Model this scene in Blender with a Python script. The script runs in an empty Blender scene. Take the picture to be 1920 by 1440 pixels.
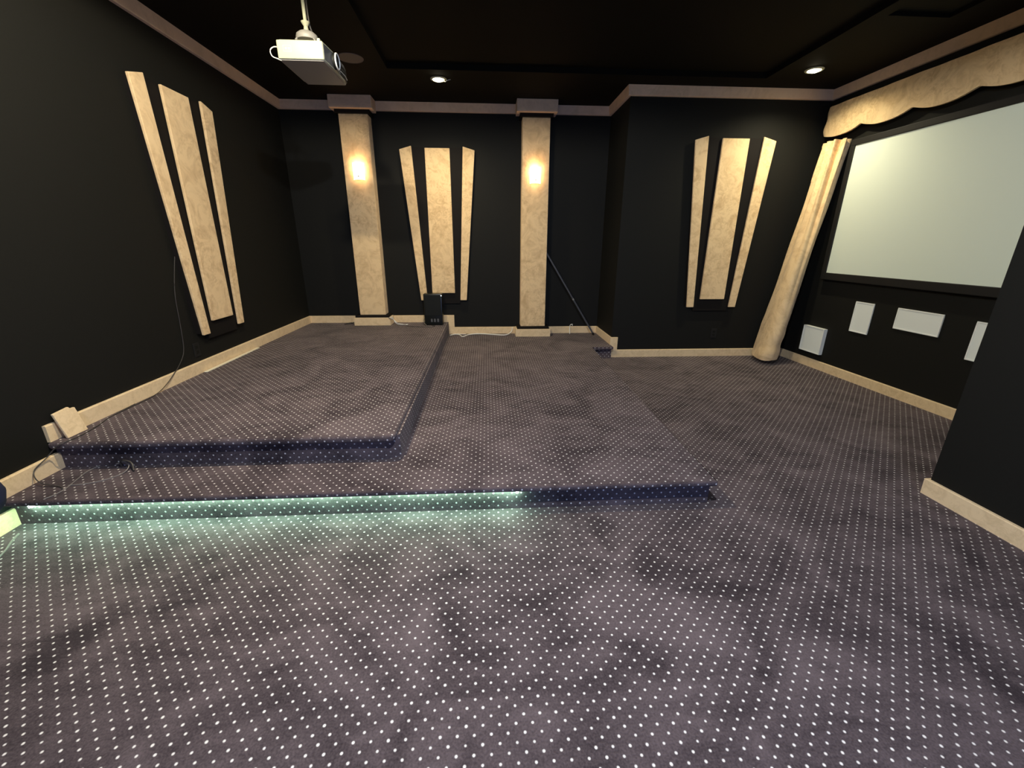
import bpy, bmesh, math, random
from mathutils import Vector, Matrix
from math import sin, cos, pi, radians

random.seed(7)
sc = bpy.context.scene
col = sc.collection

# ------------------------------------------------------------------ camera, exposure, world
YAW, PITCH, ROLL, FPX = 0.0591, 0.3238, 0.0038, 788.9
fwd = Vector((sin(YAW)*cos(PITCH), cos(YAW)*cos(PITCH), -sin(PITCH)))
rgt = Vector((cos(YAW), -sin(YAW), 0))
upv = rgt.cross(fwd)
r2 = rgt*cos(ROLL) + upv*sin(ROLL)
u2 = -rgt*sin(ROLL) + upv*cos(ROLL)
cam_d = bpy.data.cameras.new('camera')
cam = bpy.data.objects.new('camera', cam_d); col.objects.link(cam)
cam.matrix_world = Matrix(((r2.x, u2.x, -fwd.x, 0), (r2.y, u2.y, -fwd.y, 0), (r2.z, u2.z, -fwd.z, 1.5), (0, 0, 0, 1)))
cam_d.sensor_fit = 'HORIZONTAL'; cam_d.sensor_width = 36.0; cam_d.lens = FPX*36.0/1920.0
cam_d.clip_start = 0.02
sc.camera = cam
sc.view_settings.view_transform = 'Standard'; sc.view_settings.look = 'None'
sc.view_settings.gamma = 1.0; sc.view_settings.use_curve_mapping = False
sc.view_settings.exposure = 0.0

world = bpy.data.worlds.new('world'); sc.world = world; world.use_nodes = True
world.node_tree.nodes['Background'].inputs[0].default_value = (0.30, 0.42, 0.75, 1)
world.node_tree.nodes['Background'].inputs[1].default_value = 0.05

# room numbers (metres, floor at 0, camera 1.5 m above the floor)
X0, YB = -2.634, 6.397          # left wall, back wall
X1, YR = 1.693, 5.581           # alcove side wall, right part of the back wall
X3 = 4.139; AS = 0.0167         # screen wall corner and its slight turn
X4, Y4 = 2.7577, 2.1524         # corner of the near black wall
YREAR = -1.75
HB, HC = 3.112, 3.2156          # underside of crown, ceiling
P1, P2, BH = 0.176, 0.359, 0.104
def SW(t, off, z=0.0):          # a point on the screen wall: t from the far corner, off into the room
    return Vector((X3 + sin(AS)*t - cos(AS)*off, YR - cos(AS)*t - sin(AS)*off, z))

WARM = (1.0, 0.80, 0.50)
def spot(name, loc, energy, size=150, blend=0.6, color=WARM, rad=0.04, target=None):
    l = bpy.data.lights.new(name, 'SPOT'); l.energy = energy; l.color = color
    l.spot_size = radians(size); l.spot_blend = blend; l.shadow_soft_size = rad
    o = bpy.data.objects.new(name, l); o.location = loc; col.objects.link(o)
    if target: o.rotation_euler = (Vector(target)-Vector(loc)).to_track_quat('-Z', 'Y').to_euler()
    return o
def area(name, loc, target, sx, sy, energy, color):
    l = bpy.data.lights.new(name, 'AREA'); l.shape = 'RECTANGLE'; l.size = sx; l.size_y = sy
    l.energy = energy; l.color = color
    o = bpy.data.objects.new(name, l); o.location = loc; col.objects.link(o)
    o.rotation_euler = (Vector(target)-Vector(loc)).to_track_quat('-Z', 'Y').to_euler()
    return o
DOWN_BACK = (-0.502, 5.525); DOWN_SCREEN = (3.432, 4.995)
ADDED_DOWN = [(-1.15, 2.30), (0.25, 0.70)]  # unseen downlights, added to brighten the room
spot('downlight_lamp', (DOWN_BACK[0], DOWN_BACK[1], HC-0.03), 135, 142, 0.9, (1.0, 0.83, 0.55))
spot('downlight_lamp', (DOWN_SCREEN[0], DOWN_SCREEN[1], HC-0.03), 135, 148, 0.9, (1.0, 0.88, 0.60))
spot('downlight_lamp', (ADDED_DOWN[0][0], ADDED_DOWN[0][1], HC-0.03), 320, 179, 0.12, (1.0, 0.86, 0.62))  # added warm fill, above the frame
spot('downlight_lamp', (ADDED_DOWN[1][0], ADDED_DOWN[1][1], HC-0.03), 430, 179, 0.12, (0.84, 0.90, 1.0))  # added cool fill over the viewer
# added fill lamps out of view, shining in through the added rear opening
area('rear_fill_high', (-0.3, YREAR-0.25, 2.0), (1.4, 3.5, 1.5), 1.8, 0.9, 18, (0.80, 1.0, 1.0))
area('rear_fill_blue', (0.5, YREAR-0.25, 0.9), (0.6, 0.9, -0.2), 1.6, 1.1, 48, (0.14, 0.30, 1.0))

# ------------------------------------------------------------------ materials
def new_mat(name):
    m = bpy.data.materials.new(name); m.use_nodes = True
    nt = m.node_tree; b = nt.nodes['Principled BSDF']
    return m, nt, b
def plain(name, c, rough=0.5, metal=0.0, emit=None, es=0.0, bump=0.0, bscale=60, spec=0.5, var=0.0):
    m, nt, b = new_mat(name)
    b.inputs['Base Color'].default_value = (*c, 1); b.inputs['Roughness'].default_value = rough
    b.inputs['Metallic'].default_value = metal; b.inputs['Specular IOR Level'].default_value = spec
    if emit: b.inputs['Emission Color'].default_value = (*emit, 1); b.inputs['Emission Strength'].default_value = es
    geo = nt.nodes.new('ShaderNodeNewGeometry')
    n = nt.nodes.new('ShaderNodeTexNoise'); n.inputs['Scale'].default_value = bscale; n.inputs['Detail'].default_value = 3
    nt.links.new(geo.outputs['Position'], n.inputs['Vector'])
    if var:
        r = nt.nodes.new('ShaderNodeMix'); r.data_type = 'RGBA'; r.blend_type = 'MIX'
        r.inputs['A'].default_value = (*[x*(1-var) for x in c], 1); r.inputs['B'].default_value = (*[min(1, x*(1+var)) for x in c], 1)
        nt.links.new(n.outputs['Fac'], r.inputs['Factor']); nt.links.new(r.outputs['Result'], b.inputs['Base Color'])
    if bump:
        bp = nt.nodes.new('ShaderNodeBump'); bp.inputs['Strength'].default_value = bump; bp.inputs['Distance'].default_value = 0.002
        nt.links.new(n.outputs['Fac'], bp.inputs['Height']); nt.links.new(bp.outputs['Normal'], b.inputs['Normal'])
    return m

def suede(name, dark, light, scale=5.0):
    m, nt, b = new_mat(name)
    N = nt.nodes.new; L = nt.links.new
    b.inputs['Roughness'].default_value = 0.95; b.inputs['Specular IOR Level'].default_value = 0.15
    b.inputs['Sheen Weight'].default_value = 0.15; b.inputs['Sheen Roughness'].default_value = 0.5
    geo = N('ShaderNodeNewGeometry')
    n1 = N('ShaderNodeTexNoise'); n1.inputs['Scale'].default_value = scale; n1.inputs['Detail'].default_value = 6
    n1.inputs['Roughness'].default_value = 0.62; n1.inputs['Distortion'].default_value = 1.6
    n2 = N('ShaderNodeTexNoise'); n2.inputs['Scale'].default_value = scale*2.1; n2.inputs['Detail'].default_value = 3; n2.inputs['Distortion'].default_value = 3.4
    n3 = N('ShaderNodeTexNoise'); n3.inputs['Scale'].default_value = 320; n3.inputs['Detail'].default_value = 2
    for n in (n1, n2, n3): L(geo.outputs['Position'], n.inputs['Vector'])
    mx = N('ShaderNodeMath'); mx.operation = 'MULTIPLY_ADD'; mx.inputs[1].default_value = 0.42
    nm = N('ShaderNodeTexNoise'); nm.inputs['Scale'].default_value = 1.7; nm.inputs['Detail'].default_value = 2; L(geo.outputs['Position'], nm.inputs['Vector'])
    mk = N('ShaderNodeMapRange'); mk.inputs['From Min'].default_value = 0.38; mk.inputs['From Max'].default_value = 0.58
    mk.inputs['To Min'].default_value = 0.15; mk.inputs['To Max'].default_value = 1.0; L(nm.outputs['Fac'], mk.inputs['Value'])
    dv = N('ShaderNodeMath'); dv.operation = 'SUBTRACT'; dv.inputs[1].default_value = 0.5; L(n2.outputs['Fac'], dv.inputs[0])
    ml = N('ShaderNodeMath'); ml.operation = 'MULTIPLY_ADD'; ml.inputs[2].default_value = 0.5; L(dv.outputs[0], ml.inputs[0]); L(mk.outputs[0], ml.inputs[1])
    L(ml.outputs[0], mx.inputs[0])
    m6 = N('ShaderNodeMath'); m6.operation = 'MULTIPLY'; m6.inputs[1].default_value = 0.60
    L(n1.outputs['Fac'], m6.inputs[0]); L(m6.outputs[0], mx.inputs[2])
    cr = N('ShaderNodeValToRGB'); cr.color_ramp.elements[0].position = 0.38; cr.color_ramp.elements[1].position = 0.56
    cr.color_ramp.elements[0].color = (*dark, 1); cr.color_ramp.elements[1].color = (*light, 1)
    L(mx.outputs[0], cr.inputs['Fac']); L(cr.outputs['Color'], b.inputs['Base Color'])
    bp = N('ShaderNodeBump'); bp.inputs['Strength'].default_value = 0.25; bp.inputs['Distance'].default_value = 0.003
    L(n3.outputs['Fac'], bp.inputs['Height']); L(bp.outputs['Normal'], b.inputs['Normal'])
    return m

def carpet(name='dotted_carpet'):
    m, nt, b = new_mat(name)
    N = nt.nodes.new; L = nt.links.new
    b.inputs['Roughness'].default_value = 1.0; b.inputs['Specular IOR Level'].default_value = 0.05
    b.inputs['Sheen Weight'].default_value = 0.12; b.inputs['Sheen Roughness'].default_value = 0.5; b.inputs['Sheen Tint'].default_value = (0.9, 0.8, 0.75, 1)
    geo = N('ShaderNodeNewGeometry')
    sp = N('ShaderNodeSeparateXYZ'); L(geo.outputs['Position'], sp.inputs[0])
    sn = N('ShaderNodeSeparateXYZ'); L(geo.outputs['True Normal'], sn.inputs[0])
    def math_(op, a, bb=None, c=None):
        n = N('ShaderNodeMath'); n.operation = op
        for i, v in enumerate((a, bb, c)):
            if v is None: continue
            if isinstance(v, (int, float)): n.inputs[i].default_value = v
            else: L(v, n.inputs[i])
        return n.outputs[0]
    ax = math_('GREATER_THAN', math_('ABSOLUTE', sn.outputs['X']), 0.6)
    ay = math_('GREATER_THAN', math_('ABSOLUTE', sn.outputs['Y']), 0.6)
    u = math_('SUBTRACT', sp.outputs['X'], math_('MULTIPLY', sp.outputs['Z'], ax))
    v = math_('ADD', sp.outputs['Y'], math_('MULTIPLY', sp.outputs['Z'], ay))
    PX, PY = 0.0545, 0.0560      # two interleaved square lattices make the diagonal grid of dots
    def dots(offu, offv):
        fu = math_('SUBTRACT', math_('FRACT', math_('MULTIPLY_ADD', u, 1/PX, offu)), 0.5)
        fv = math_('SUBTRACT', math_('FRACT', math_('MULTIPLY_ADD', v, 1/PY, offv)), 0.5)
        du = math_('MULTIPLY', fu, PX); dv = math_('MULTIPLY', fv, PY)
        return math_('SQRT', math_('ADD', math_('MULTIPLY', du, du), math_('MULTIPLY', dv, dv)))
    nz = N('ShaderNodeTexNoise'); nz.inputs['Scale'].default_value = 38; nz.inputs['Detail'].default_value = 1
    L(geo.outputs['Position'], nz.inputs['Vector'])
    d = math_('MINIMUM', dots(0.5-0.047/PX+20, 0.5-1.151/PY+60), dots(1.0-0.047/PX+20, 1.0-1.151/PY+60))
    d = math_('ADD', d, math_('MULTIPLY', math_('SUBTRACT', nz.outputs['Fac'], 0.5), 0.004))
    mr = N('ShaderNodeMapRange'); mr.inputs['From Min'].default_value = 0.0026; mr.inputs['From Max'].default_value = 0.0059
    mr.inputs['To Min'].default_value = 1.0; mr.inputs['To Max'].default_value = 0.0
    L(d, mr.inputs['Value'])
    # pile: brushed patches
    n1 = N('ShaderNodeTexNoise'); n1.inputs['Scale'].default_value = 2.3; n1.inputs['Detail'].default_value = 5; n1.inputs['Distortion'].default_value = 1.2
    n2 = N('ShaderNodeTexNoise'); n2.inputs['Scale'].default_value = 130; n2.inputs['Detail'].default_value = 3
    for n in (n1, n2): L(geo.outputs['Position'], n.inputs['Vector'])
    n4 = N('ShaderNodeTexNoise'); n4.inputs['Scale'].default_value = 8; n4.inputs['Detail'].default_value = 4; n4.inputs['Distortion'].default_value = 0.8
    mp = N('ShaderNodeMapping'); mp.inputs['Scale'].default_value = (0.7, 1.5, 1.0); L(geo.outputs['Position'], mp.inputs['Vector']); L(mp.outputs[0], n4.inputs['Vector'])
    s = math_('ADD', math_('MULTIPLY', n1.outputs['Fac'], 0.55), math_('MULTIPLY', n2.outputs['Fac'], 0.35))
    s = math_('ADD', s, math_('MULTIPLY', n4.outputs['Fac'], 0.30))
    cr = N('ShaderNodeValToRGB'); cr.color_ramp.elements[0].position = 0.46; cr.color_ramp.elements[1].position = 0.74
    cr.color_ramp.elements[0].color = (0.036, 0.027, 0.030, 1); cr.color_ramp.elements[1].color = (0.128, 0.099, 0.104, 1)
    L(s, cr.inputs['Fac'])
    mix = N('ShaderNodeMix'); mix.data_type = 'RGBA'; mix.inputs['B'].default_value = (0.80, 0.76, 0.72, 1)
    L(mr.outputs[0], mix.inputs['Factor']); L(cr.outputs['Color'], mix.inputs['A'])
    L(mix.outputs['Result'], b.inputs['Base Color'])
    bp = N('ShaderNodeBump'); bp.inputs['Strength'].default_value = 0.6; bp.inputs['Distance'].default_value = 0.004
    L(n2.outputs['Fac'], bp.inputs['Height']); L(bp.outputs['Normal'], b.inputs['Normal'])
    return m

M = {}
M['carpet'] = carpet()
M['suede'] = suede('tan_suede', (0.66, 0.45, 0.23), (0.88, 0.65, 0.36))
M['suede_plain'] = suede('tan_suede_board', (0.74, 0.55, 0.31), (0.86, 0.66, 0.39), 9)
M['crown'] = suede('crown_suede', (0.72, 0.52, 0.34), (0.82, 0.60, 0.41), 3)
M['wall'] = plain('black_wall_paint', (0.0100, 0.0100, 0.0082), 0.7, bump=0.15, bscale=90, spec=0.18, var=0.12)
M['ceil'] = plain('black_ceiling_paint', (0.0060, 0.0052, 0.0030), 0.8, bump=0.1, bscale=70, spec=0.12, var=0.1)
M['backing'] = plain('black_board', (0.011, 0.0095, 0.0085), 0.7, bump=0.1, bscale=120, spec=0.12)
M['frame'] = plain('black_velvet_frame', (0.008, 0.008, 0.008), 0.6, spec=0.4)
M['screen'] = plain('projection_fabric', (0.76, 0.84, 0.72), 0.85, bump=0.02, bscale=200, spec=0.1)
M['grille'] = plain('white_grille', (0.88, 0.93, 0.87), 0.6, bump=0.3, bscale=700)
M['gframe'] = plain('white_plastic_rim', (0.90, 0.93, 0.88), 0.45)
M['white'] = plain('ivory_plastic', (0.46, 0.47, 0.33), 0.45)
M['dgrey'] = plain('dark_grey_plastic', (0.10, 0.10, 0.10), 0.45)
M['grey'] = plain('grey_plastic', (0.30, 0.29, 0.26), 0.5)
M['black'] = plain('black_plastic', (0.006, 0.007, 0.005), 0.6, spec=0.25)
M['glossblack'] = plain('gloss_black', (0.006, 0.008, 0.006), 0.35, bump=0.1, bscale=25)
M['glass'] = plain('lens_glass', (0.02, 0.02, 0.025), 0.05)
M['cable_w'] = plain('white_cable', (0.88, 0.86, 0.76), 0.5)
M['cable_d'] = plain('dark_cable', (0.05, 0.045, 0.04), 0.5)
M['cable_g'] = plain('grey_cable', (0.22, 0.20, 0.18), 0.5)
M['bronze'] = plain('bronze_metal', (0.20, 0.13, 0.07), 0.4, 0.8)
M['shade'] = plain('lit_frosted_glass', (0.9, 0.85, 0.75), 0.4, emit=(1.0, 0.80, 0.52), es=3.2)
M['bulb'] = plain('lit_downlight_lens', (1, 1, 1), 0.4, emit=(1.0, 0.90, 0.62), es=30.0)
M['led'] = plain('lit_led_strip', (1, 1, 1), 0.4, emit=(0.50, 1.0, 0.70), es=100.0)
M['leddot'] = plain('lit_indicator', (1, 1, 1), 0.4, emit=(0.9, 1.0, 1.0), es=3.0)
M['navy'] = plain('navy_fabric', (0.006, 0.012, 0.045), 0.8, bump=0.3, bscale=300)
M['rod'] = plain('dark_grey_metal', (0.10, 0.105, 0.115), 0.4, 0.3)
M['batten'] = plain('pale_batten', (0.85, 0.80, 0.60), 0.5)
M['spk'] = plain('ceiling_speaker_grille', (0.16, 0.135, 0.12), 0.7, bump=0.3, bscale=600)

# ------------------------------------------------------------------ mesh helpers
class MB:
    def __init__(s): s.bm = bmesh.new()
    def box(s, x0, x1, y0, y1, z0, z1, bev=0.0, seg=2, top_only=False):
        vs = [s.bm.verts.new((x, y, z)) for z in (z0, z1) for y in (y0, y1) for x in (x0, x1)]
        fs = [s.bm.faces.new([vs[i] for i in q]) for q in ((0,2,3,1),(4,5,7,6),(0,1,5,4),(2,6,7,3),(0,4,6,2),(1,3,7,5))]
        if bev:
            es = list({e for f in fs for e in f.edges})
            bmesh.ops.bevel(s.bm, geom=es, offset=bev, segments=seg, affect='EDGES', profile=0.5)
        return s
    def prism(s, poly, z0, z1, bev=0.0, seg=3, fn=None):
        """poly: 2-D outline; fn maps (a, b, h) to a point, default (x, y, z)"""
        fn = fn or (lambda a, b, h: (a, b, h))
        lo = [s.bm.verts.new(fn(a, b, z0)) for a, b in poly]; hi = [s.bm.verts.new(fn(a, b, z1)) for a, b in poly]
        n = len(poly); fs = [s.bm.faces.new(lo[::-1]), s.bm.faces.new(hi)]
        for i in range(n): fs.append(s.bm.faces.new((lo[i], lo[(i+1) % n], hi[(i+1) % n], hi[i])))
        if bev:
            es = list({e for f in fs for e in f.edges})
            bmesh.ops.bevel(s.bm, geom=es, offset=bev, segments=seg, affect='EDGES', profile=0.5)
        return s
    def tube(s, pts, r, seg=8, smooth=4, r_end=None):
        P = [Vector(p) for p in pts]
        if smooth > 1 and len(P) > 2:
            Q = []
            for i in range(len(P)-1):
                a = P[max(i-1, 0)]; b = P[i]; c = P[i+1]; d = P[min(i+2, len(P)-1)]
                for k in range(smooth):
                    t = k/smooth
                    Q.append(0.5*((2*b)+(c-a)*t+(2*a-5*b+4*c-d)*t*t+(3*b-a-3*c+d)*t**3))
            Q.append(P[-1]); P = Q
        rings = []; ref = Vector((0, 0, 1))
        for i, p in enumerate(P):
            d = (P[min(i+1, len(P)-1)]-P[max(i-1, 0)]).normalized()
            if abs(d.dot(ref)) > 0.95: ref = Vector((1, 0, 0)) if abs(d.x) < 0.9 else Vector((0, 1, 0))
            a = d.cross(ref).normalized(); b = d.cross(a)
            rr = r if r_end is None else r+(r_end-r)*i/(len(P)-1)
            rings.append([s.bm.verts.new(p+a*rr*cos(2*pi*k/seg)+b*rr*sin(2*pi*k/seg)) for k in range(seg)])
        for A, B in zip(rings, rings[1:]):
            for k in range(seg): s.bm.faces.new((A[k], A[(k+1) % seg], B[(k+1) % seg], B[k]))
        s.bm.faces.new(rings[0][::-1]); s.bm.faces.new(rings[-1])
        return s
    def lathe(s, prof, c=(0, 0, 0), axis='Z', seg=32):
        """prof: (radius, height) pairs, closed at the axis"""
        def pt(r, h, a):
            x, y = r*cos(a), r*sin(a)
            v = {'Z': (x, y, h), 'X': (h, x, y), 'Y': (x, h, y)}[axis]
            return (v[0]+c[0], v[1]+c[1], v[2]+c[2])
        rings = []
        for r, h in prof:
            if r < 1e-6: rings.append([s.bm.verts.new(pt(0, h, 0))])
            else: rings.append([s.bm.verts.new(pt(r, h, 2*pi*k/seg)) for k in range(seg)])
        for A, B in zip(rings, rings[1:]):
            for k in range(seg):
                k2 = (k+1) % seg
                vs = []
                for v in (A[k % len(A)], A[k2 % len(A)], B[k2 % len(B)], B[k % len(B)]):
                    if v not in vs: vs.append(v)
                if len(vs) > 2: s.bm.faces.new(vs)
        return s
    def build(s, name, mat, parent=None, loc=None, smooth=False):
        """verts are written in world space (or in the parent's own frame when it is built around 0,0,0)"""
        bmesh.ops.remove_doubles(s.bm, verts=s.bm.verts, dist=1e-6)
        bmesh.ops.recalc_face_normals(s.bm, faces=s.bm.faces)
        off = Vector(loc) if loc is not None else (parent['_o'] if parent is not None and '_o' in parent else Vector((0, 0, 0)))
        off = Vector(off)
        for v in s.bm.verts: v.co -= off
        me = bpy.data.meshes.new(name); s.bm.to_mesh(me); s.bm.free()
        if smooth:
            for p in me.polygons: p.use_smooth = True
            try: me.set_sharp_from_angle(angle=radians(40))
            except Exception: pass
        me.materials.append(mat)
        o = bpy.data.objects.new(name, me); col.objects.link(o)
        if parent is not None: o.parent = parent; o['_o'] = list(off)
        else: o.location = off
        return o
def tag(o, label, cat, group=None):
    o['label'] = label; o['category'] = cat
    if group: o['group'] = group
    return o
def thing(name, label, cat, loc=(0, 0, 0), group=None, world_verts=True):
    o = bpy.data.objects.new(name, None); col.objects.link(o); o.location = loc; o.empty_display_size = 0.1
    if world_verts: o['_o'] = list(loc)
    return tag(o, label, cat, group)
def struct(o): o['kind'] = 'structure'; return o
def copy_tree(o, parent=None):
    c = o.copy(); col.objects.link(c)
    if parent is not None: c.parent = parent
    for ch in list(o.children): copy_tree(ch, c)
    return c

# ------------------------------------------------------------------ the room shell
W = 0.12
struct(MB().box(X0-W, 4.6, YREAR-1.2, YB+W, -0.12, 0.0).build('floor', M['carpet']))
struct(MB().box(X0-W, X0, YREAR-W, YB+W, 0.0, HC+0.2).build('wall_left', M['wall']))
struct(MB().box(X0, X1, YB, YB+W, 0.0, HC+0.2).build('wall_back', M['wall']))
struct(MB().box(X1, X1+W, YR+W, YB+W, 0.0, HC+0.2).build('wall_alcove', M['wall']))
struct(MB().box(X1, X3+0.14, YR, YR+W, 0.0, HC+0.2).build('wall_right', M['wall']))
q = [SW(0, 0), SW(3.75, 0), SW(3.75, -W), SW(0, -W)]
struct(MB().prism([(p.x, p.y) for p in q], 0.0, HC+0.2).build('wall_screen', M['wall']))
xf = X4 + sin(0.0114)*(Y4-YREAR)
struct(MB().prism([(X4, Y4), (xf, YREAR), (4.32, YREAR), (4.32, Y4)], 0.0, HC+0.2).build('wall_near', M['wall']))
# unseen rear wall; its wide opening is added to let the fill lamps in
OX0, OX1, OZ = -1.3, 1.9, 2.6
mb = MB(); mb.box(X0, OX0, YREAR-W, YREAR, 0, HC+0.2); mb.box(OX1, xf, YREAR-W, YREAR, 0, HC+0.2); mb.box(OX0, OX1, YREAR-W, YREAR, OZ, HC+0.2)
struct(mb.build('wall_rear', M['wall']))
# ceiling: flat soffit with a shallow tray and a shallower recess to its right
TX0, TX1, TY1, TY0 = -1.005, 3.085, 5.262, -0.9
RX0, RX1, RY1 = 3.20, 3.72, 3.905
mb = MB()
TD = 0.055
mb.box(X0-W, 4.6, YREAR-W, YB+W, HC+TD, HC+TD+0.1)
mb.box(X0-W, TX0, YREAR-W, YB+W, HC, HC+TD+0.01)
mb.box(TX0, 4.6, TY1, YB+W, HC, HC+TD+0.01)
mb.box(TX1, RX0, TY0, TY1, HC, HC+TD+0.01)
mb.box(RX0, 4.6, RY1, TY1, HC, HC+TD+0.01)
mb.box(RX1, 4.6, TY0, RY1, HC, HC+TD+0.01)
mb.box(RX0, RX1, TY0, RY1, HC+0.03, HC+TD+0.01)
mb.box(TX0, 4.6, YREAR-W, TY0, HC, HC+TD+0.01)
struct(mb.build('ceiling', M['ceil']))

# boards that run along the walls, mitred: path of plan points, room on the right-hand side of travel
def run_boards(path, prof, names, mat, closed=False, ends=None):
    """prof: (offset into room, z) polygon; one mesh per segment"""
    P = [Vector(p) for p in path]; n = len(P)
    def nrm(a, b):
        d = (b-a).normalized(); return Vector((d.y, -d.x))
    for i in range(n-1):
        if names[i] is None: continue
        bm = MB(); rings = []
        for j, end in ((i, 0), (i+1, 1)):
            n1 = nrm(P[i], P[i+1])
            k = i-1 if end == 0 else i+1
            if 0 <= k < n-1:
                n2 = nrm(P[k], P[k+1]); m = (n1+n2); m = m/(m.dot(n1))
            else: m = n1
            rings.append([bm.bm.verts.new((P[j].x+m.x*o, P[j].y+m.y*o, z)) for o, z in prof])
        A, B = rings; L = len(prof)
        for k in range(L): bm.bm.faces.new((A[k], A[(k+1) % L], B[(k+1) % L], B[k]))
        bm.bm.faces.new(A[::-1]); bm.bm.faces.new(B)
        struct(bm.build(names[i], mat))
room = [(X0, YREAR), (X0, YB), (X1, YB), (X1, YR), (X3, YR), tuple(SW(3.426, 0)[:2]), (X4, Y4), (xf, YREAR)]
crown = [(0, HB), (0.028, HB), (0.034, HB+0.006), (0.046, HC), (0, HC)]
run_boards(room, crown, ['trim_%d' % k for k in range(1, 8)], M['crown'])
def bprof(z): return [(0, z), (0.018, z), (0.020, z+BH-0.006), (0.016, z+BH), (0, z+BH)]
run_boards([(X0, YREAR), (X0, 2.137)], bprof(0), ['baseboard_left_floor'], M['suede_plain'])
run_boards([(X0, 2.09), (X0, 2.458)], bprof(P1), ['baseboard_left_step'], M['suede_plain'])
run_boards([(X0, 2.428), (X0, YB), (-0.59, YB)], bprof(P2), ['baseboard_left', 'baseboard_back'], M['suede_plain'])
run_boards([(-0.585, YB), (X1, YB), (X1, YR-0.01)], bprof(P1), ['baseboard_back_low', 'baseboard_alcove'], M['suede_plain'])
run_boards([(X1, YR), (X3, YR), tuple(SW(3.426, 0)[:2]), (X4, Y4), (xf, YREAR)], bprof(0),
           ['baseboard_right', 'baseboard_screen', 'baseboard_return', 'baseboard_near'], M['suede_plain'])
# short upright returns where a board steps down
struct(MB().box(-0.59, -0.50, YB-0.02, YB, P1+BH, P2+BH, 0.003).build('baseboard_back_end', M['suede_plain']))
struct(MB().box(X1-0.02, X1+0.085, YR-0.021, YR, BH, P1+BH, 0.003).build('baseboard_right_end', M['suede_plain']))
# trim around the added rear opening
mb = MB(); mb.box(OX0-0.08, OX0, YREAR, YREAR+0.02, 0, OZ); mb.box(OX1, OX1+0.08, YREAR, YREAR+0.02, 0, OZ); mb.box(OX0-0.08, OX1+0.08, YREAR, YREAR+0.02, OZ, OZ+0.08)
struct(mb.build('trim_8', M['suede_plain']))

# ------------------------------------------------------------------ carpeted platforms
def slab(mb, poly, z0, z1, bev):
    mb.prism(poly, z0, z1, bev, 4)
t = thing('seating_platform', 'lower wide carpeted platform with a glowing strip under its front edge', 'platform', (-0.6, 4.2, 0))
mb = MB(); mb.prism([(X0+0.001, 2.135), (1.322, 2.135), (1.345, 5.52), (X1-0.005, 5.52), (X1-0.005, YB-0.001), (X0+0.001, YB-0.001)], 0.001, P1-0.02)
mb.build('riser', M['carpet'], t)
mb = MB(); slab(mb, [(X0+0.001, 2.083), (1.342, 2.083), (1.378, 5.44), (X1-0.001, 5.44), (X1-0.001, YB-0.002), (X0+0.001, YB-0.002)], P1-0.034, P1, 0.013)
mb.build('tread', M['carpet'], t, smooth=True)
t = thing('seating_platform', 'upper carpeted platform standing on the lower one along the left wall', 'platform', (-1.6, 4.4, P1))
mb = MB(); mb.prism([(X0+0.001, 2.458), (-0.655, 2.458), (-0.575, 2.500), (-0.585, YB-0.001), (X0+0.001, YB-0.001)], P1+0.0005, P2-0.03)
mb.build('riser', M['carpet'], t)
mb = MB(); slab(mb, [(X0+0.001, 2.415), (-0.615, 2.415), (-0.592, 2.445), (-0.596, YB-0.002), (X0+0.001, YB-0.002)], P2-0.046, P2, 0.018)
mb.build('tread', M['carpet'], t, smooth=True)

# LED strip under the nose of the lower platform
t = thing('led_strip', 'glowing pale green light strip under the front edge of the lower platform', 'light strip', (-1.15, 2.115, 0.12))
mb = MB(); mb.box(-2.50, 0.155, 2.108, 2.126, 0.1400, 0.1418); mb.build('strip_housing', M['white'], t)
mb = MB()
mb.box(-2.49, 0.150, 2.110, 2.124, 0.1385, 0.1400); mb.build('diode_line', M['led'], t)
mb = MB(); mb.box(0.150, 0.166, 2.112, 2.130, 0.118, 0.138, 0.003); mb.build('end_diode', M['led'], t)
mb = MB(); mb.box(-2.520, -2.500, 2.112, 2.130, 0.116, 0.138, 0.003); mb.build('end_diode', M['led'], t)

# ------------------------------------------------------------------ pilasters, sconces
def pilaster(cx, zb, label):
    t = thing('pilaster', label, 'pilaster', (cx, YB-0.13, zb), 'pilasters on the back wall')
    # plinth wrapped in tan suede, black ledge over it
    mb = MB(); mb.box(cx-0.258, cx+0.258, YB-0.262, YB-0.021, zb, zb+0.112, 0.004); mb.build('plinth', M['suede_plain'], t)
    mb = MB(); mb.box(cx-0.236, cx+0.236, YB-0.245, YB-0.001, zb+0.112, zb+0.143, 0.003)
    o = mb.build('ledge', M['backing'], t); o['label'] = 'black ledge between plinth and shaft'
    mb = MB(); mb.box(cx-0.182, cx+0.182, YB-0.185, YB-0.001, zb+0.143, 3.035, 0.006, 3); mb.build('shaft', M['suede'], t)
    mb = MB()
    ring = [(cx-0.205, YB-0.215), (cx+0.205, YB-0.215), (cx+0.205, YB-0.03), (cx-0.205, YB-0.03)]
    mb.box(cx-0.215, cx+0.215, YB-0.225, YB-0.001, 3.035, 3.078, 0.002)
    o = mb.build('collar', M['backing'], t); o['label'] = 'black collar under the capital'
    mb = MB(); mb.box(cx-0.262, cx+0.262, YB-0.285, YB-0.048, 3.075, HC, 0.006); mb.build('capital', M['crown'], t)
    return t
C1, C2 = -1.655, 0.673
pilaster(C1, P2, 'tan suede pilaster standing on the upper platform')
pilaster(C2, P1, 'tan suede pilaster standing on the lower platform')

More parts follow.
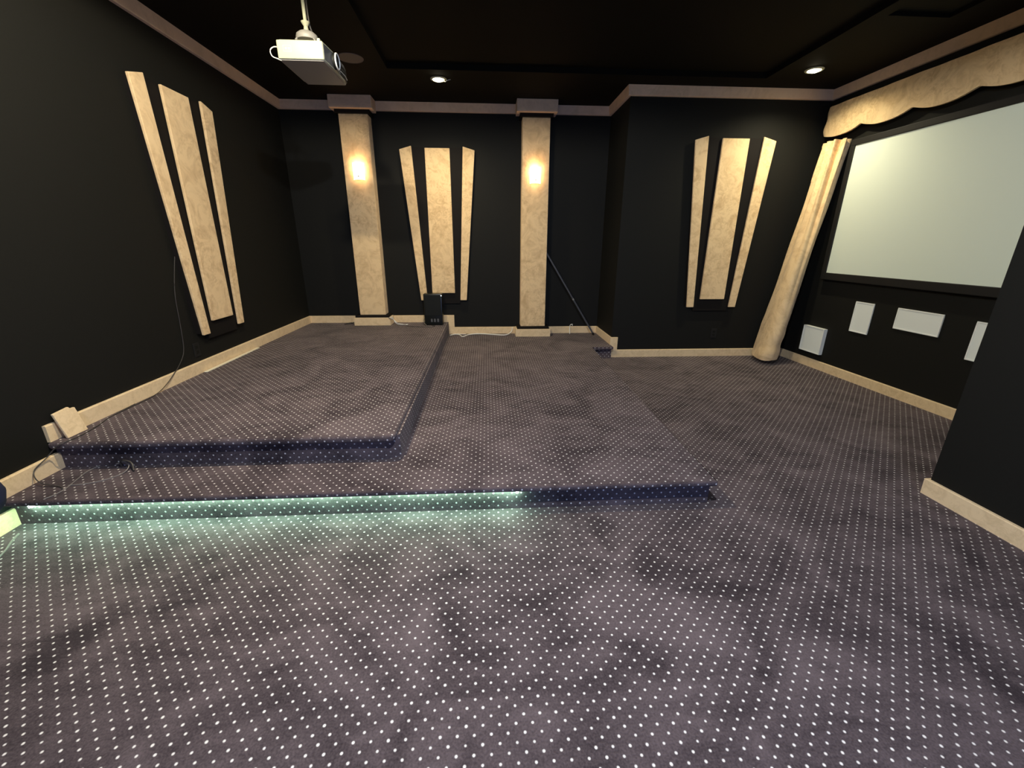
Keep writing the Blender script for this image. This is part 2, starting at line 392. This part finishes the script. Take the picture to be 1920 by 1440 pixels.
def sconce(cx, zc, label, lamp=2.2):
    yf = YB-0.185
    t = thing('wall_sconce', label, 'wall lamp', (cx, yf, zc), 'sconces on the pilasters')
    mb = MB(); mb.box(cx-0.052, cx+0.052, yf-0.012, yf, zc-0.085, zc+0.085, 0.003); mb.build('back_plate', M['bronze'], t)
    # curved glass, open at the top and bottom
    mb = MB(); n = 14; R0 = 0.078
    for (z0, z1) in ((zc-0.1, zc+0.1),):
        o_ = []; i_ = []
        for k in range(n+1):
            a = pi*(0.12+0.76*k/n)
            o_.append((cx-R0*cos(a), yf-0.02-0.075*sin(a)+0.012)); i_.append((cx-(R0-0.004)*cos(a), yf-0.02-0.071*sin(a)+0.012))
        mb.prism(o_+i_[::-1], z0, z1)
    mb.build('shade', M['shade'], t, smooth=True)
    mb = MB(); mb.tube([(cx+0.004, yf-0.05, zc-0.062), (cx+0.004, yf-0.096, zc-0.062)], 0.007, 10, 1); mb.build('finial', M['bronze'], t, smooth=True)
    mb = MB()
    mb.tube([(cx-0.03, yf-0.005, zc-0.05), (cx-0.03, yf-0.05, zc-0.05)], 0.004, 8, 1); mb.build('bracket', M['bronze'], t)
    l = bpy.data.lights.new('sconce_lamp', 'POINT'); l.energy = lamp; l.color = (1.0, 0.62, 0.32); l.shadow_soft_size = 0.03
    o = bpy.data.objects.new('sconce_lamp', l); o.location = (cx, yf-0.06, zc+0.06); col.objects.link(o)
sconce(C1+0.012, 2.372, 'lit white glass sconce on the left pilaster')
sconce(C2-0.007, 2.352, 'lit white glass sconce on the right pilaster')

# ------------------------------------------------------------------ fan-shaped wall panels
def flat(mb, poly, y0, y1, bev=0.0):
    mb.prism(poly, y0, y1, bev, 2, fn=lambda a, b, h: (a, -h, b))
SIDE_R = [(0.240, 0.690), (0.333, 0.690), (0.498, 2.668), (0.340, 2.712)]
SIDE_L = [(-a, b) for a, b in SIDE_R][::-1]
t0 = thing('wall_panel', 'fan-shaped three-piece tan suede panel on the left wall', 'wall panel', (X0, 4.262, 0), 'fan-shaped wall panels', world_verts=False)
mb = MB()
flat(mb, [(-0.232, 0.640), (0.232, 0.640), (0.345, 2.700), (-0.345, 2.700)], 0.0, 0.032)
def inset(S, d):
    cx_ = sum(a for a, b in S)/4; cz_ = sum(b for a, b in S)/4
    return [(a+(d if a < cx_ else -d), b+(d if b < cz_ else -d)) for a, b in S]
for S in (SIDE_R, SIDE_L): flat(mb, inset(S, 0.016), 0.0, 0.038)
flat(mb, [(-0.15, 0.812), (0.15, 0.812), (0.15, 2.672), (-0.15, 2.672)], 0.0, 0.038)
mb.build('backing_board', M['backing'], t0)
mb = MB(); flat(mb, [(-0.165, 0.795), (0.165, 0.795), (0.165, 2.690), (-0.165, 2.690)], 0.038, 0.062, 0.005); mb.build('center_strip', M['suede'], t0)
for S in (SIDE_L, SIDE_R):
    mb = MB(); flat(mb, S, 0.038, 0.062, 0.005); mb.build('side_strip', M['suede'], t0)
t0.rotation_euler = (0, 0, pi/2)
t1 = copy_tree(t0); t1.location = (-0.635, YB, 0); t1.rotation_euler = (0, 0, 0)
t1['label'] = 'fan-shaped three-piece tan suede panel between the two pilasters'
t2 = copy_tree(t0); t2.location = (2.998, YR, 0); t2.rotation_euler = (0, 0, 0)
t2['label'] = 'fan-shaped three-piece tan suede panel on the wall left of the curtain'

# ------------------------------------------------------------------ projection screen
ST0, ST1, SZ0, SZ1 = 0.552, 3.0, 1.172, 2.537
t = thing('projection_screen', 'large blank white projection screen in a black frame', 'screen', SW(1.78, 0.0, 1.1))
def swbox(mb, t0_, t1_, o0, o1, z0, z1, bev=0):
    mb.prism([tuple(SW(a, b)[:2]) for a, b in ((t0_, o0), (t0_, o1), (t1_, o1), (t1_, o0))], z0, z1, bev, 2)
mb = MB(); swbox(mb, ST0-0.01, ST1+0.01, 0.034, 0.045, SZ0-0.01, SZ1+0.01); mb.build('screen_surface', M['screen'], t)
mb = MB(); f = 0.062
swbox(mb, ST0-f, ST1+f, 0.001, 0.060, SZ0-f-0.02, SZ0, 0.006); swbox(mb, ST0-f, ST1+f, 0.001, 0.060, SZ1, SZ1+f, 0.006)
swbox(mb, ST0-f, ST0, 0.001, 0.060, SZ0-0.002, SZ1+0.002, 0.004); swbox(mb, ST1, ST1+f, 0.001, 0.060, SZ0-0.002, SZ1+0.002, 0.004)
mb.build('frame', M['frame'], t)

# ------------------------------------------------------------------ in-wall speakers under the screen
def wall_speaker(ta, tb, za, zb, label, depth=0.012):
    t = thing('wall_speaker', label, 'speaker', SW((ta+tb)/2, 0, za), 'white speakers under the screen')
    mb = MB(); r = 0.012
    swbox(mb, ta, tb, 0.001, depth, za, za+r, 0.002); swbox(mb, ta, tb, 0.001, depth, zb-r, zb, 0.002)
    swbox(mb, ta, ta+r, 0.001, depth, za+r, zb-r); swbox(mb, tb-r, tb, 0.001, depth, za+r, zb-r)
    mb.build('rim', M['gframe'], t)
    mb = MB(); swbox(mb, ta+r, tb-r, 0.001, depth-0.004, za+r, zb-r); mb.build('grille', M['grille'], t)
wall_speaker(0.388, 0.728, 0.188, 0.510, 'square white speaker low beside the curtain foot', 0.045)
wall_speaker(1.030, 1.263, 0.554, 0.890, 'upright white rectangular speaker between the square one and the wide one')
wall_speaker(1.533, 1.979, 0.681, 0.891, 'wide horizontal white speaker under the screen')
wall_speaker(2.250, 2.485, 0.545, 0.880, 'white speaker partly hidden by the near black wall')

# ------------------------------------------------------------------ valance with scalloped hem
def scallop(t):
    fr = ((t-0.033)/0.572) % 1.0
    return 2.682 + 0.056*(2*fr-1)**2
bm = MB(); B = bm.bm; NT, NZ = 190, 12
ta, tb = 0.085, 3.35
def val_pt(tt, h, back):
    zb_ = scallop(tt); z = zb_+(3.018-zb_)*h
    off = 0.100 + 0.018*sin(pi*min(1, h*1.1)) + 0.004*sin(tt*9+h*4) + 0.003*sin(tt*23-h*7)
    e = min(1.0, (tt-ta)/0.05)
    off -= 0.02*(1-e)**2
    return SW(tt - 0.012*(1-e)*sin(h*9), off-(0.022 if back else 0), z)
G = [[[B.verts.new(val_pt(ta+(tb-ta)*i/NT, j/NZ, k)) for j in range(NZ+1)] for i in range(NT+1)] for k in (0, 1)]
for k in (0, 1):
    for i in range(NT):
        for j in range(NZ): B.faces.new((G[k][i][j], G[k][i+1][j], G[k][i+1][j+1], G[k][i][j+1]))
for i in range(NT):
    for j in (0, NZ): B.faces.new((G[0][i][j], G[0][i+1][j], G[1][i+1][j], G[1][i][j]))
for j in range(NZ):
    for i in (0, NT): B.faces.new((G[0][i][j], G[0][i][j+1], G[1][i][j+1], G[1][i][j]))
t = thing('valance', 'tan suede valance with a scalloped hem above the screen', 'valance', SW(1.7, 0.0, 2.68))
bm.build('cloth', M['suede'], t, smooth=True)
mb = MB(); swbox(mb, ta+0.02, tb, 0.001, 0.078, 2.985, 3.014, 0.003); o = mb.build('mounting_board', M['backing'], t); o['label'] = 'black mounting board'

# ------------------------------------------------------------------ curtain that flares towards its hem
KT = [((4.045, 5.368), (3.66, 5.495)), ((4.005, 5.305), (3.59, 5.33)), ((3.985, 5.235), (3.572, 5.130)),
      ((4.005, 5.185), (3.640, 5.050)), ((4.046, 5.138), (3.712, 5.070)), ((4.085, 5.150), (3.80, 5.17)), ((4.11, 5.20), (3.86, 5.30))]
def cat(P, x):
    n = len(P)-1; x = min(max(x, 0), 0.99999)*n; i = int(x); f_ = x-i
    a, b, c, d = P[max(i-1, 0)], P[i], P[i+1], P[min(i+2, n)]
    return 0.5*((2*b)+(c-a)*f_+(2*a-5*b+4*c-d)*f_*f_+(3*b-a-3*c+d)*f_**3)
bm = MB(); B = bm.bm; NU, NV = 90, 70
cur = []
for j in range(NV+1):
    s_ = j/NV
    P = [Vector(a).lerp(Vector(b), s_) for a, b in KT]
    row = []
    for i in range(NU+1):
        x = i/NU; p = cat(P, x); pn = cat(P, min(1, x+0.01))-cat(P, max(0, x-0.01)); pn = Vector((pn.y, -pn.x)).normalized()
        w = 0.042*sin(x*2*pi*4.6+0.9)*(1-s_)**2.2 + 0.010*sin(x*2*pi*2.2+1.2+s_*2)*(1-s_*0.5)
        w += 0.012*sin(s_*62+x*7+2*sin(x*5))*max(0, s_-0.72)*3.2*(0.5+0.5*sin(x*4+s_*19)) + 0.004*sin(s_*17+x*11)
        zz = 2.625 + (0.062-2.625)*s_ + 0.006*sin(x*13)*s_
        row.append(Vector((p.x-pn.x*w*-1, p.y+pn.y*w, zz)))
    cur.append(row)
V0 = [[B.verts.new(p) for p in row] for row in cur]
V1 = []
for j, row in enumerate(cur):
    rr = []
    for i, p in enumerate(row):
        d = row[min(i+1, NU)]-row[max(i-1, 0)]; nn = Vector((-d.y, d.x, 0)).normalized()
        c_ = Vector((4.05, 5.45, p.z)); 
        if (c_-p).dot(nn) < 0: nn = -nn
        rr.append(B.verts.new(p+nn*0.005))
    V1.append(rr)
for Vv in (V0, V1):
    for j in range(NV):
        for i in range(NU): B.faces.new((Vv[j][i], Vv[j][i+1], Vv[j+1][i+1], Vv[j+1][i]))
for j in (0, NV):
    for i in range(NU): B.faces.new((V0[j][i], V0[j][i+1], V1[j][i+1], V1[j][i]))
for i in (0, NU):
    for j in range(NV): B.faces.new((V0[j][i], V0[j+1][i], V1[j+1][i], V1[j][i]))
tag(bm.build('curtain', M['suede'], loc=(3.72, 5.25, 0.06), smooth=True), 'long tan suede curtain hanging at the left side of the screen', 'curtain')

# ------------------------------------------------------------------ ceiling projector on its pole
px0, px1, py0, py1, pz0, pz1 = -1.398, -1.088, 3.50, 4.00, 2.682, 2.790
t = thing('projector', 'white ceiling projector hanging from a pole, its lens facing the screen', 'projector', (-1.27, 3.76, 2.68))
mb = MB()
outline = [(px0+0.008, py0), (px1, py0), (px1+0.012, py0+0.18), (px1+0.014, py1-0.10), (px1-0.006, py1), (px0+0.03, py1), (px0, py1-0.06), (px0, py0+0.02)]
mb.prism(outline, pz0, pz1, 0.007, 3); mb.build('body', M['white'], t, smooth=True)
mb = MB(); mb.box(px0+0.02, px1-0.02, py0+0.02, py1-0.03, pz1-0.002, pz1+0.008, 0.003); mb.build('top_cover', M['white'], t)
mb = MB(); mb.box(px0+0.015, px1-0.005, py0+0.012, py1-0.02, pz0-0.006, pz0+0.002, 0.002); o = mb.build('underside', M['grey'], t); o['label'] = 'grey underside plate'
# dark lens-side panel with the lens near the viewer and vent slots beyond
mb = MB(); mb.prism([(px1-0.004, py0+0.010), (px1+0.003, py0+0.010), (px1+0.0155, py0+0.18), (px1+0.0175, py1-0.10), (px1+0.004, py1-0.012), (px1-0.01, py1-0.012)], pz0+0.008, pz1-0.008, 0.0015, 1)
fp = mb.build('lens_side_panel', M['dgrey'], t); fp['label'] = 'dark grey panel around the lens'
mb = MB(); mb.lathe([(0, 0.0), (0.050, 0.0), (0.050, 0.028), (0.046, 0.034), (0.040, 0.034), (0.038, 0.016), (0, 0.016)], (px1+0.002, 3.685, 2.735), 'X', 32)
ln = mb.build('lens_barrel', M['black'], t, smooth=True)
mb = MB(); mb.lathe([(0.043, 0.030), (0.0512, 0.030), (0.0512, 0.037), (0.047, 0.039), (0.043, 0.036), (0.043, 0.030)], (px1+0.002, 3.685, 2.735), 'X', 32); o = mb.build('lens_ring', M['gframe'], ln, smooth=True); o['label'] = 'white lens ring'
mb = MB(); mb.lathe([(0, 0.028), (0.020, 0.026), (0.037, 0.019), (0.037, 0.015), (0, 0.015)], (px1+0.002, 3.685, 2.735), 'X', 32); mb.build('lens_glass', M['glass'], ln, smooth=True)
for zz in (2.700, 2.725, 2.750):
    mb = MB(); mb.prism([(px1+0.012, 3.80), (px1+0.0195, 3.80), (px1+0.0205, 3.90), (px1+0.011, 3.975), (px1+0.004, 3.975), (px1+0.01, 3.90)], zz-0.009, zz+0.009, 0.001, 1)
    mb.build('vent_slot', M['black'], fp)
mb = MB(); mb.prism([(px1+0.016, 3.795), (px1+0.0215, 3.795), (px1+0.0225, 3.90), (px1+0.0125, 3.985), (px1+0.006, 3.985), (px1+0.013, 3.90)], 2.711, 2.7145); o = mb.build('vent_rail', M['gframe'], fp); o['label'] = 'white rail between the vents'
# faint outline of a badge on the near side
mb = MB()
for a, b, c, d in ((-1.351, -1.297, 2.756, 2.758), (-1.351, -1.297, 2.722, 2.724), (-1.351, -1.349, 2.722, 2.758), (-1.299, -1.297, 2.722, 2.758), (-1.338, -1.326, 2.735, 2.747), (-1.318, -1.306, 2.735, 2.747)):
    mb.box(a, b, py0-0.0012, py0+0.001, c, d)
o = mb.build('embossed_badge', M['cable_g'], t)
o.active_material = plain('badge_grey', (0.62, 0.61, 0.52), 0.5)
mb = MB(); mb.box(-1.125, -1.105, py0+0.01, py0+0.05, pz1, pz1+0.018, 0.004); mb.build('focus_knob', M['white'], t)
mb = MB(); mb.lathe([(0, 2.880), (0.072, 2.880), (0.076, 2.895), (0.070, 2.915), (0.050, 2.930), (0.026, 2.938), (0, 2.938)], (-1.27, 3.76, 0), 'Z', 32); mb.build('mount_dome', M['grey'], t, smooth=True)
mb = MB()
for dx, dy in ((-0.07, -0.05), (0.07, -0.05), (-0.07, 0.09), (0.07, 0.09)):
    mb.tube([(-1.27, 3.76, 2.888), (-1.27+dx*0.7, 3.76+dy*0.7, 2.885), (-1.27+dx, 3.76+dy, 2.86), (-1.27+dx, 3.76+dy, 2.795)], 0.006, 8, 3)
mb.build('mount_arms', M['grey'], t, smooth=True)
mb = MB(); mb.lathe([(0, 2.932), (0.020, 2.932), (0.016, 2.952), (0.014, 2.966), (0.026, 2.985), (0.030, 2.994), (0.014, 2.998), (0, 2.998)], (-1.27, 3.76, 0), 'Z', 24); mb.build('coupler', M['white'], t, smooth=True)
mb = MB(); mb.tube([(-1.27, 3.76, 2.99), (-1.27, 3.76, HC-0.01)], 0.012, 14, 1); mb.build('pole', M['white'], t, smooth=True)
mb = MB(); mb.lathe([(0, HC-0.02), (0.05, HC-0.018), (0.055, HC-0.0005), (0, HC-0.0005)], (-1.27, 3.76, 0), 'Z', 24); mb.build('ceiling_plate', M['white'], t, smooth=True)
mb = MB(); mb.tube([(px0+0.012, 3.56, 2.762), (px0-0.03, 3.55, 2.765), (px0-0.055, 3.54, 2.742), (px0-0.045, 3.53, 2.705), (px0-0.01, 3.52, 2.688), (px0+0.02, 3.515, 2.676)], 0.0035, 8, 5)
tag(mb.build('power_cord', M['cable_w'], loc=(px0, 3.54, 2.68), smooth=True), 'thin white cord looping at the left end of the projector', 'cord')
mb = MB(); mb.tube([(-1.262, 3.80, 2.80), (-1.235, 3.81, 2.90), (-1.250, 3.785, 2.98), (-1.252, 3.776, 3.08), (-1.25, 3.78, HC-0.001)], 0.006, 8, 5)
tag(mb.build('signal_cable', M['cable_d'], loc=(-1.25, 3.8, 2.8), smooth=True), 'black cable running down the projector pole', 'cable')

# ------------------------------------------------------------------ downlights and ceiling speaker
def downlight(x, y, label):
    t = thing('downlight', label, 'ceiling light', (x, y, HC), 'recessed ceiling lights')
    mb = MB(); mb.lathe([(0.062, HC-0.004), (0.066, HC-0.010), (0.084, HC-0.008), (0.090, HC-0.0005), (0.062, HC-0.0005), (0.062, HC-0.004)], (x, y, 0), 'Z', 40); mb.build('trim_ring', M['white'], t, smooth=True)
    mb = MB(); mb.lathe([(0, HC-0.024), (0.030, HC-0.021), (0.052, HC-0.012), (0.061, HC-0.002), (0, HC-0.002)], (x, y, 0), 'Z', 40); mb.build('lens', M['bulb'], t, smooth=True)
    return t
downlight(*DOWN_BACK, 'lit round downlight in the ceiling above the panel between the pilasters')
downlight(*DOWN_SCREEN, 'lit round downlight in the ceiling near the left end of the valance')
for k, (hx, hy) in enumerate(ADDED_DOWN):
    downlight(hx, hy, ('added unseen downlight in the ceiling near the left wall', 'added unseen downlight in the ceiling above the viewer')[k])
# little wire hanging out of the back downlight
mb = MB(); bx, by = DOWN_BACK; mb.tube([(bx+0.05, by-0.01, HC-0.015), (bx+0.075, by-0.03, HC-0.035), (bx+0.10, by-0.035, HC-0.022), (bx+0.135, by-0.03, HC-0.012)], 0.003, 8, 5)
tag(mb.build('loose_clip', M['cable_w'], loc=(bx+0.08, by-0.03, HC-0.02), smooth=True), 'small loose wire clip at the edge of the back downlight', 'clip')
t = thing('ceiling_speaker', 'round grey speaker grille in the ceiling beside the projector', 'speaker', (-1.30, 5.02, HC))
mb = MB(); mb.lathe([(0.110, HC-0.0005), (0.112, HC-0.006), (0.122, HC-0.005), (0.124, HC-0.0005), (0.110, HC-0.0005)], (-1.305, 5.02, 0), 'Z', 44); mb.build('rim', M['spk'], t, smooth=True)
mb = MB(); mb.lathe([(0, HC-0.006), (0.111, HC-0.004), (0.111, HC-0.0005), (0, HC-0.0005)], (-1.305, 5.02, 0), 'Z', 44); mb.build('grille', M['spk'], t, smooth=True)

# ------------------------------------------------------------------ things on the platforms and along the walls
# black tower by the back wall
bx0, bx1, by0, by1 = -0.905, -0.645, 6.115, 6.285
t = thing('subwoofer', 'glossy black box standing at the corner of the upper platform, under the middle wall panel', 'speaker', ((bx0+bx1)/2, (by0+by1)/2, P2))
mb = MB(); mb.box(bx0, bx1, by0, by1, P2+0.012, P2+0.448, 0.006, 3); mb.build('cabinet', M['glossblack'], t, smooth=True)
mb = MB(); mb.box(bx0+0.015, bx1-0.015, by0-0.006, by0+0.002, P2+0.14, P2+0.435, 0.003); mb.build('front_grille', M['black'], t)
mb = MB()
for k in range(3): mb.box(bx0+0.09+k*0.045, bx0+0.115+k*0.045, by0-0.005, by0+0.002, P2+0.05, P2+0.095, 0.002)
mb.build('control_panel', M['dgrey'], t)
for fx in (bx0+0.03, bx1-0.03):
    for fy in (by0+0.03, by1-0.03):
        mb = MB(); mb.tube([(fx, fy, P2+0.0005), (fx, fy, P2+0.014)], 0.014, 12, 1); mb.build('foot', M['black'], t)
mb = MB(); mb.lathe([(0, -0.006), (0.006, -0.004), (0.007, 0), (0, 0)], (bx1-0.008, by0-0.004, P2+0.425), 'Y', 12); o = mb.build('indicator_light', M['leddot'], t); o['label'] = 'small white indicator light'

# black rod leaning against the right pilaster
mb = MB(); a = Vector((1.600, 6.20, P1+0.012)); b = Vector((C2+0.196, 6.262, 1.345)); d = (b-a).normalized()
b2 = a+d*1.42
t = thing('curtain_rod', 'dark grey rod leaning from the alcove corner against the right pilaster', 'rod', tuple(a))
mb.tube([a, b2], 0.0125, 14, 1); mb.build('shaft', M['rod'], t, smooth=True)
mb = MB(); c_ = a+d*0.62; mb.tube([c_-d*0.012, c_+d*0.012], 0.0145, 14, 1); mb.build('joint_ring', M['grey'], t, smooth=True)
mb = MB(); mb.tube([a-d*0.004, a+d*0.03], 0.0145, 14, 1); mb.build('end_cap', M['black'], t, smooth=True)

# outlets
def outlet(fn, label):
    t = thing('wall_outlet', label, 'outlet', fn(0, 0, 0.0), 'black wall outlets')
    mb = MB(); pts = [(-0.04, -0.062), (0.04, -0.062), (0.04, 0.062), (-0.04, 0.062)]
    mb.prism(pts, 0.0005, 0.006, 0.0015, 1, fn=lambda a_, b_, h: fn(a_, b_, h)); mb.build('cover_plate', M['frame'], t)
    for zc in (-0.022, 0.022):
        mb = MB(); mb.prism([(-0.018, zc-0.015), (0.018, zc-0.015), (0.018, zc+0.015), (-0.018, zc+0.015)], 0.004, 0.0085, 0.0015, 1, fn=lambda a_, b_, h: fn(a_, b_, h)); mb.build('socket', M['black'], t)
outlet(lambda a_, b_, h: Vector((3.125+a_, YR-h, 0.325+b_)), 'black outlet plate on the wall below the right fan panel')
outlet(lambda a_, b_, h: Vector((X0+h, 3.868+a_, 0.572+b_)), 'black outlet plate on the left wall near the fan panel')

# loose suede board offcut leaning on the left baseboard
mb = MB()
mb.prism([(2.478, 0.3605), (2.612, 0.3605), (2.607, 0.515), (2.575, 0.515), (2.573, 0.529), (2.468, 0.521)], 0.0, 0.014, 0.002, 1,
         fn=lambda a_, b_, h: (X0+0.062-(b_-P2)*0.20+h, a_, b_))
tag(mb.build('board_offcut', M['suede_plain'], loc=(X0+0.06, 2.54, P2), smooth=False), 'short tan suede board offcut propped on end against the left baseboard', 'board')
# pale batten lying along the left baseboard
mb = MB(); mb.box(X0+0.026, X0+0.058, 3.86, 4.80, P2+0.001, P2+0.010, 0.002)
tag(mb.build('batten', M['batten'], loc=(X0+0.042, 4.33, P2)), 'long thin pale batten lying on the carpet along the left baseboard', 'batten')

# cables
def cable(name, pts, r, mat, label, cat_='cable', sm=6):
    mb = MB(); mb.tube(pts, r, 8, sm)
    return tag(mb.build(name, mat, loc=pts[0], smooth=True), label, cat_)
z1 = P1+0.006; z2 = P2+0.005
cable('cable', [(-0.560, 6.235, z1+0.003), (-0.50, 6.33, z1), (-0.43, 6.30, z1), (-0.37, 6.16, z1), (-0.28, 6.30, z1), (-0.12, 6.355, z1), (0.085, 6.29, z1), (0.27, 6.25, z1), (0.36, 6.34, z1+0.03), (0.378, 6.365, P1+0.10)],
      0.0075, M['cable_w'], 'white cable snaking along the back baseboard between the pilasters')
cable('cable', [(-0.560, 6.262, z1), (-0.47, 6.352, z1), (-0.40, 6.335, z1), (-0.33, 6.335, z1)], 0.0045, M['cable_w'], 'short doubled white cable end beside the upper platform corner')
cable('cable', [(1.255, 6.30, z1), (1.262, 6.35, P1+0.06), (1.266, 6.366, P1+0.112), (1.272, 6.33, P1+0.14), (1.295, 6.33, P1+0.145), (1.30, 6.35, P1+0.12)], 0.006, M['cable_w'], 'white cable stub hooked over the alcove baseboard')
cable('cable', [(X0+0.006, 3.885, 1.42), (X0+0.006, 3.80, 1.20), (X0+0.006, 3.757, 1.04), (X0+0.006, 3.735, 0.80), (X0+0.006, 3.70, 0.60), (X0+0.010, 3.60, 0.50), (X0+0.028, 3.50, 0.462), (X0+0.032, 3.40, 0.41), (X0+0.04, 3.26, 0.37), (X0+0.05, 3.05, z2), (X0+0.05, 2.85, z2)],
      0.0028, M['cable_d'], 'thin grey wire dropping down the left wall below the fan panel')
cable('cable', [(X0+0.03, 3.05, z2), (X0+0.055, 2.80, z2), (X0+0.095, 2.66, z2), (X0+0.12, 2.50, z2), (X0+0.10, 2.41, P2+0.002), (X0+0.06, 2.39, 0.33), (X0+0.035, 2.36, 0.291), (X0+0.028, 2.28, 0.25), (X0+0.08, 2.24, 0.20), (X0+0.20, 2.22, z1), (X0+0.24, 2.19, z1)],
      0.003, M['cable_d'], 'dark cable dropping off the upper platform beside the left wall')
cable('cable', [(-2.40, 2.50, z1-0.003), (-2.43, 2.40, z1-0.003), (-2.41, 2.30, z1-0.003), (-2.385, 2.20, z1-0.003), (-2.39, 2.13, z1-0.003), (-2.405, 2.10, z1-0.002)], 0.003, M['cable_g'], 'grey cable running across the lower platform to the light strip')
cable('cable', [(-2.40, 2.235, z1-0.003), (-2.33, 2.245, z1-0.003), (-2.25, 2.28, z1-0.003), (-2.20, 2.36, z1-0.002), (-2.20, 2.41, z1+0.02), (-2.25, 2.44, z1+0.03), (-2.30, 2.44, z1+0.015)], 0.003, M['cable_g'], 'grey cable curling against the upper platform step near the left wall')
cable('cable', [(X0+0.03, 2.02, 0.085), (X0+0.027, 1.94, 0.05), (X0+0.027, 1.85, 0.032), (X0+0.04, 1.75, 0.01)], 0.0035, M['cable_d'], 'black cable crossing the brightly lit floor baseboard')
cable('cable', [(-2.535, 2.04, 0.006), (-2.51, 1.98, 0.006), (-2.47, 1.91, 0.006), (-2.44, 1.83, 0.006), (-2.43, 1.70, 0.006)], 0.0045, M['cable_g'], 'grey cable lying on the floor at the left edge')
# cable bundle on the plinth of the left pilaster
for k, (dz, dx) in enumerate(((0.0, 0.0), (0.012, 0.02), (-0.014, -0.01))):
    cable('cable', [(-1.405+dx, 6.12, P2+0.118+dz*0.3), (-1.375+dx, 6.10, P2+0.115+dz), (-1.345, 6.11, P2+0.09), (-1.32+dx, 6.10, P2+0.05), (-1.29, 6.12, P2+0.02+abs(dz)), (-1.23+dx*2, 6.17, z2), (-1.16, 6.19-dx, z2)],
          0.0045, M['cable_w'] if k < 2 else M['cable_g'],
          ('thick white cable draped over the corner of the left pilaster plinth', 'thin white cable in the bundle by the left pilaster plinth', 'grey cable in the bundle by the left pilaster plinth')[k])
cable('cable', [(-1.20, 6.21, z2), (-1.16, 6.08, z2), (-1.05, 6.02, z2), (-0.90, 5.985, z2), (-0.78, 6.00, z2), (-0.75, 6.05, z2), (-0.80, 6.09, z2)], 0.0035, M['cable_d'], 'dark cable looped flat on the carpet in front of the black box')
cable('cable', [(-0.915, 6.30, P2+0.09), (-0.93, 6.20, P2+0.06), (-0.90, 6.09, P2+0.03), (-0.85, 6.04, z2), (-0.80, 6.02, z2)], 0.0035, M['cable_g'], 'grey power cord coming out beside the black box')
for k in range(2):
    cable('cable', [(-2.09+0.02*k, 6.25, z2), (-2.05, 6.21+0.03*k, z2+0.01), (-2.0, 6.27, z2+0.015*k), (-1.965, 6.24, z2+0.02), (-1.93, 6.26-0.02*k, z2+0.03)], 0.005, M['cable_d'],
          ('black cable heap at the left side of the left pilaster plinth', 'second black cable in the heap left of the left pilaster plinth')[k])
cable('cable', [(-2.27, 2.44, z1), (-2.262, 2.43, z1+0.035), (-2.225, 2.42, z1+0.05), (-2.18, 2.41, z1+0.035), (-2.155, 2.38, z1)], 0.005, M['cable_d'], 'short arched black cable against the upper platform step')

# round navy stool, only its rim reaches into view
t = thing('stool', 'round navy stool at the left edge, by the wall', 'stool', (-2.33, 1.64, 0))
mb = MB(); prof = [(0.0, -0.15)]+[(0.20*cos(a), 0.15*sin(a)) for a in [(-80+k*20)*pi/180 for k in range(9)]]+[(0.0, 0.15)]
mb.lathe(prof, (-2.35, 1.66, 0.42), 'Z', 40); mb.build('seat', M['navy'], t, smooth=True)
for dx, dy in ((0.03, -0.06), (-0.13, -0.06), (-0.05, -0.17)):
    mb = MB(); mb.tube([(-2.34+dx*0.8, 1.60+dy*0.7, 0.36), (-2.34+dx, 1.60+dy, 0.001)], 0.016, 12, 1); mb.build('leg', M['black'], t)

for o in list(bpy.data.objects):
    if '_o' in o: del o['_o']
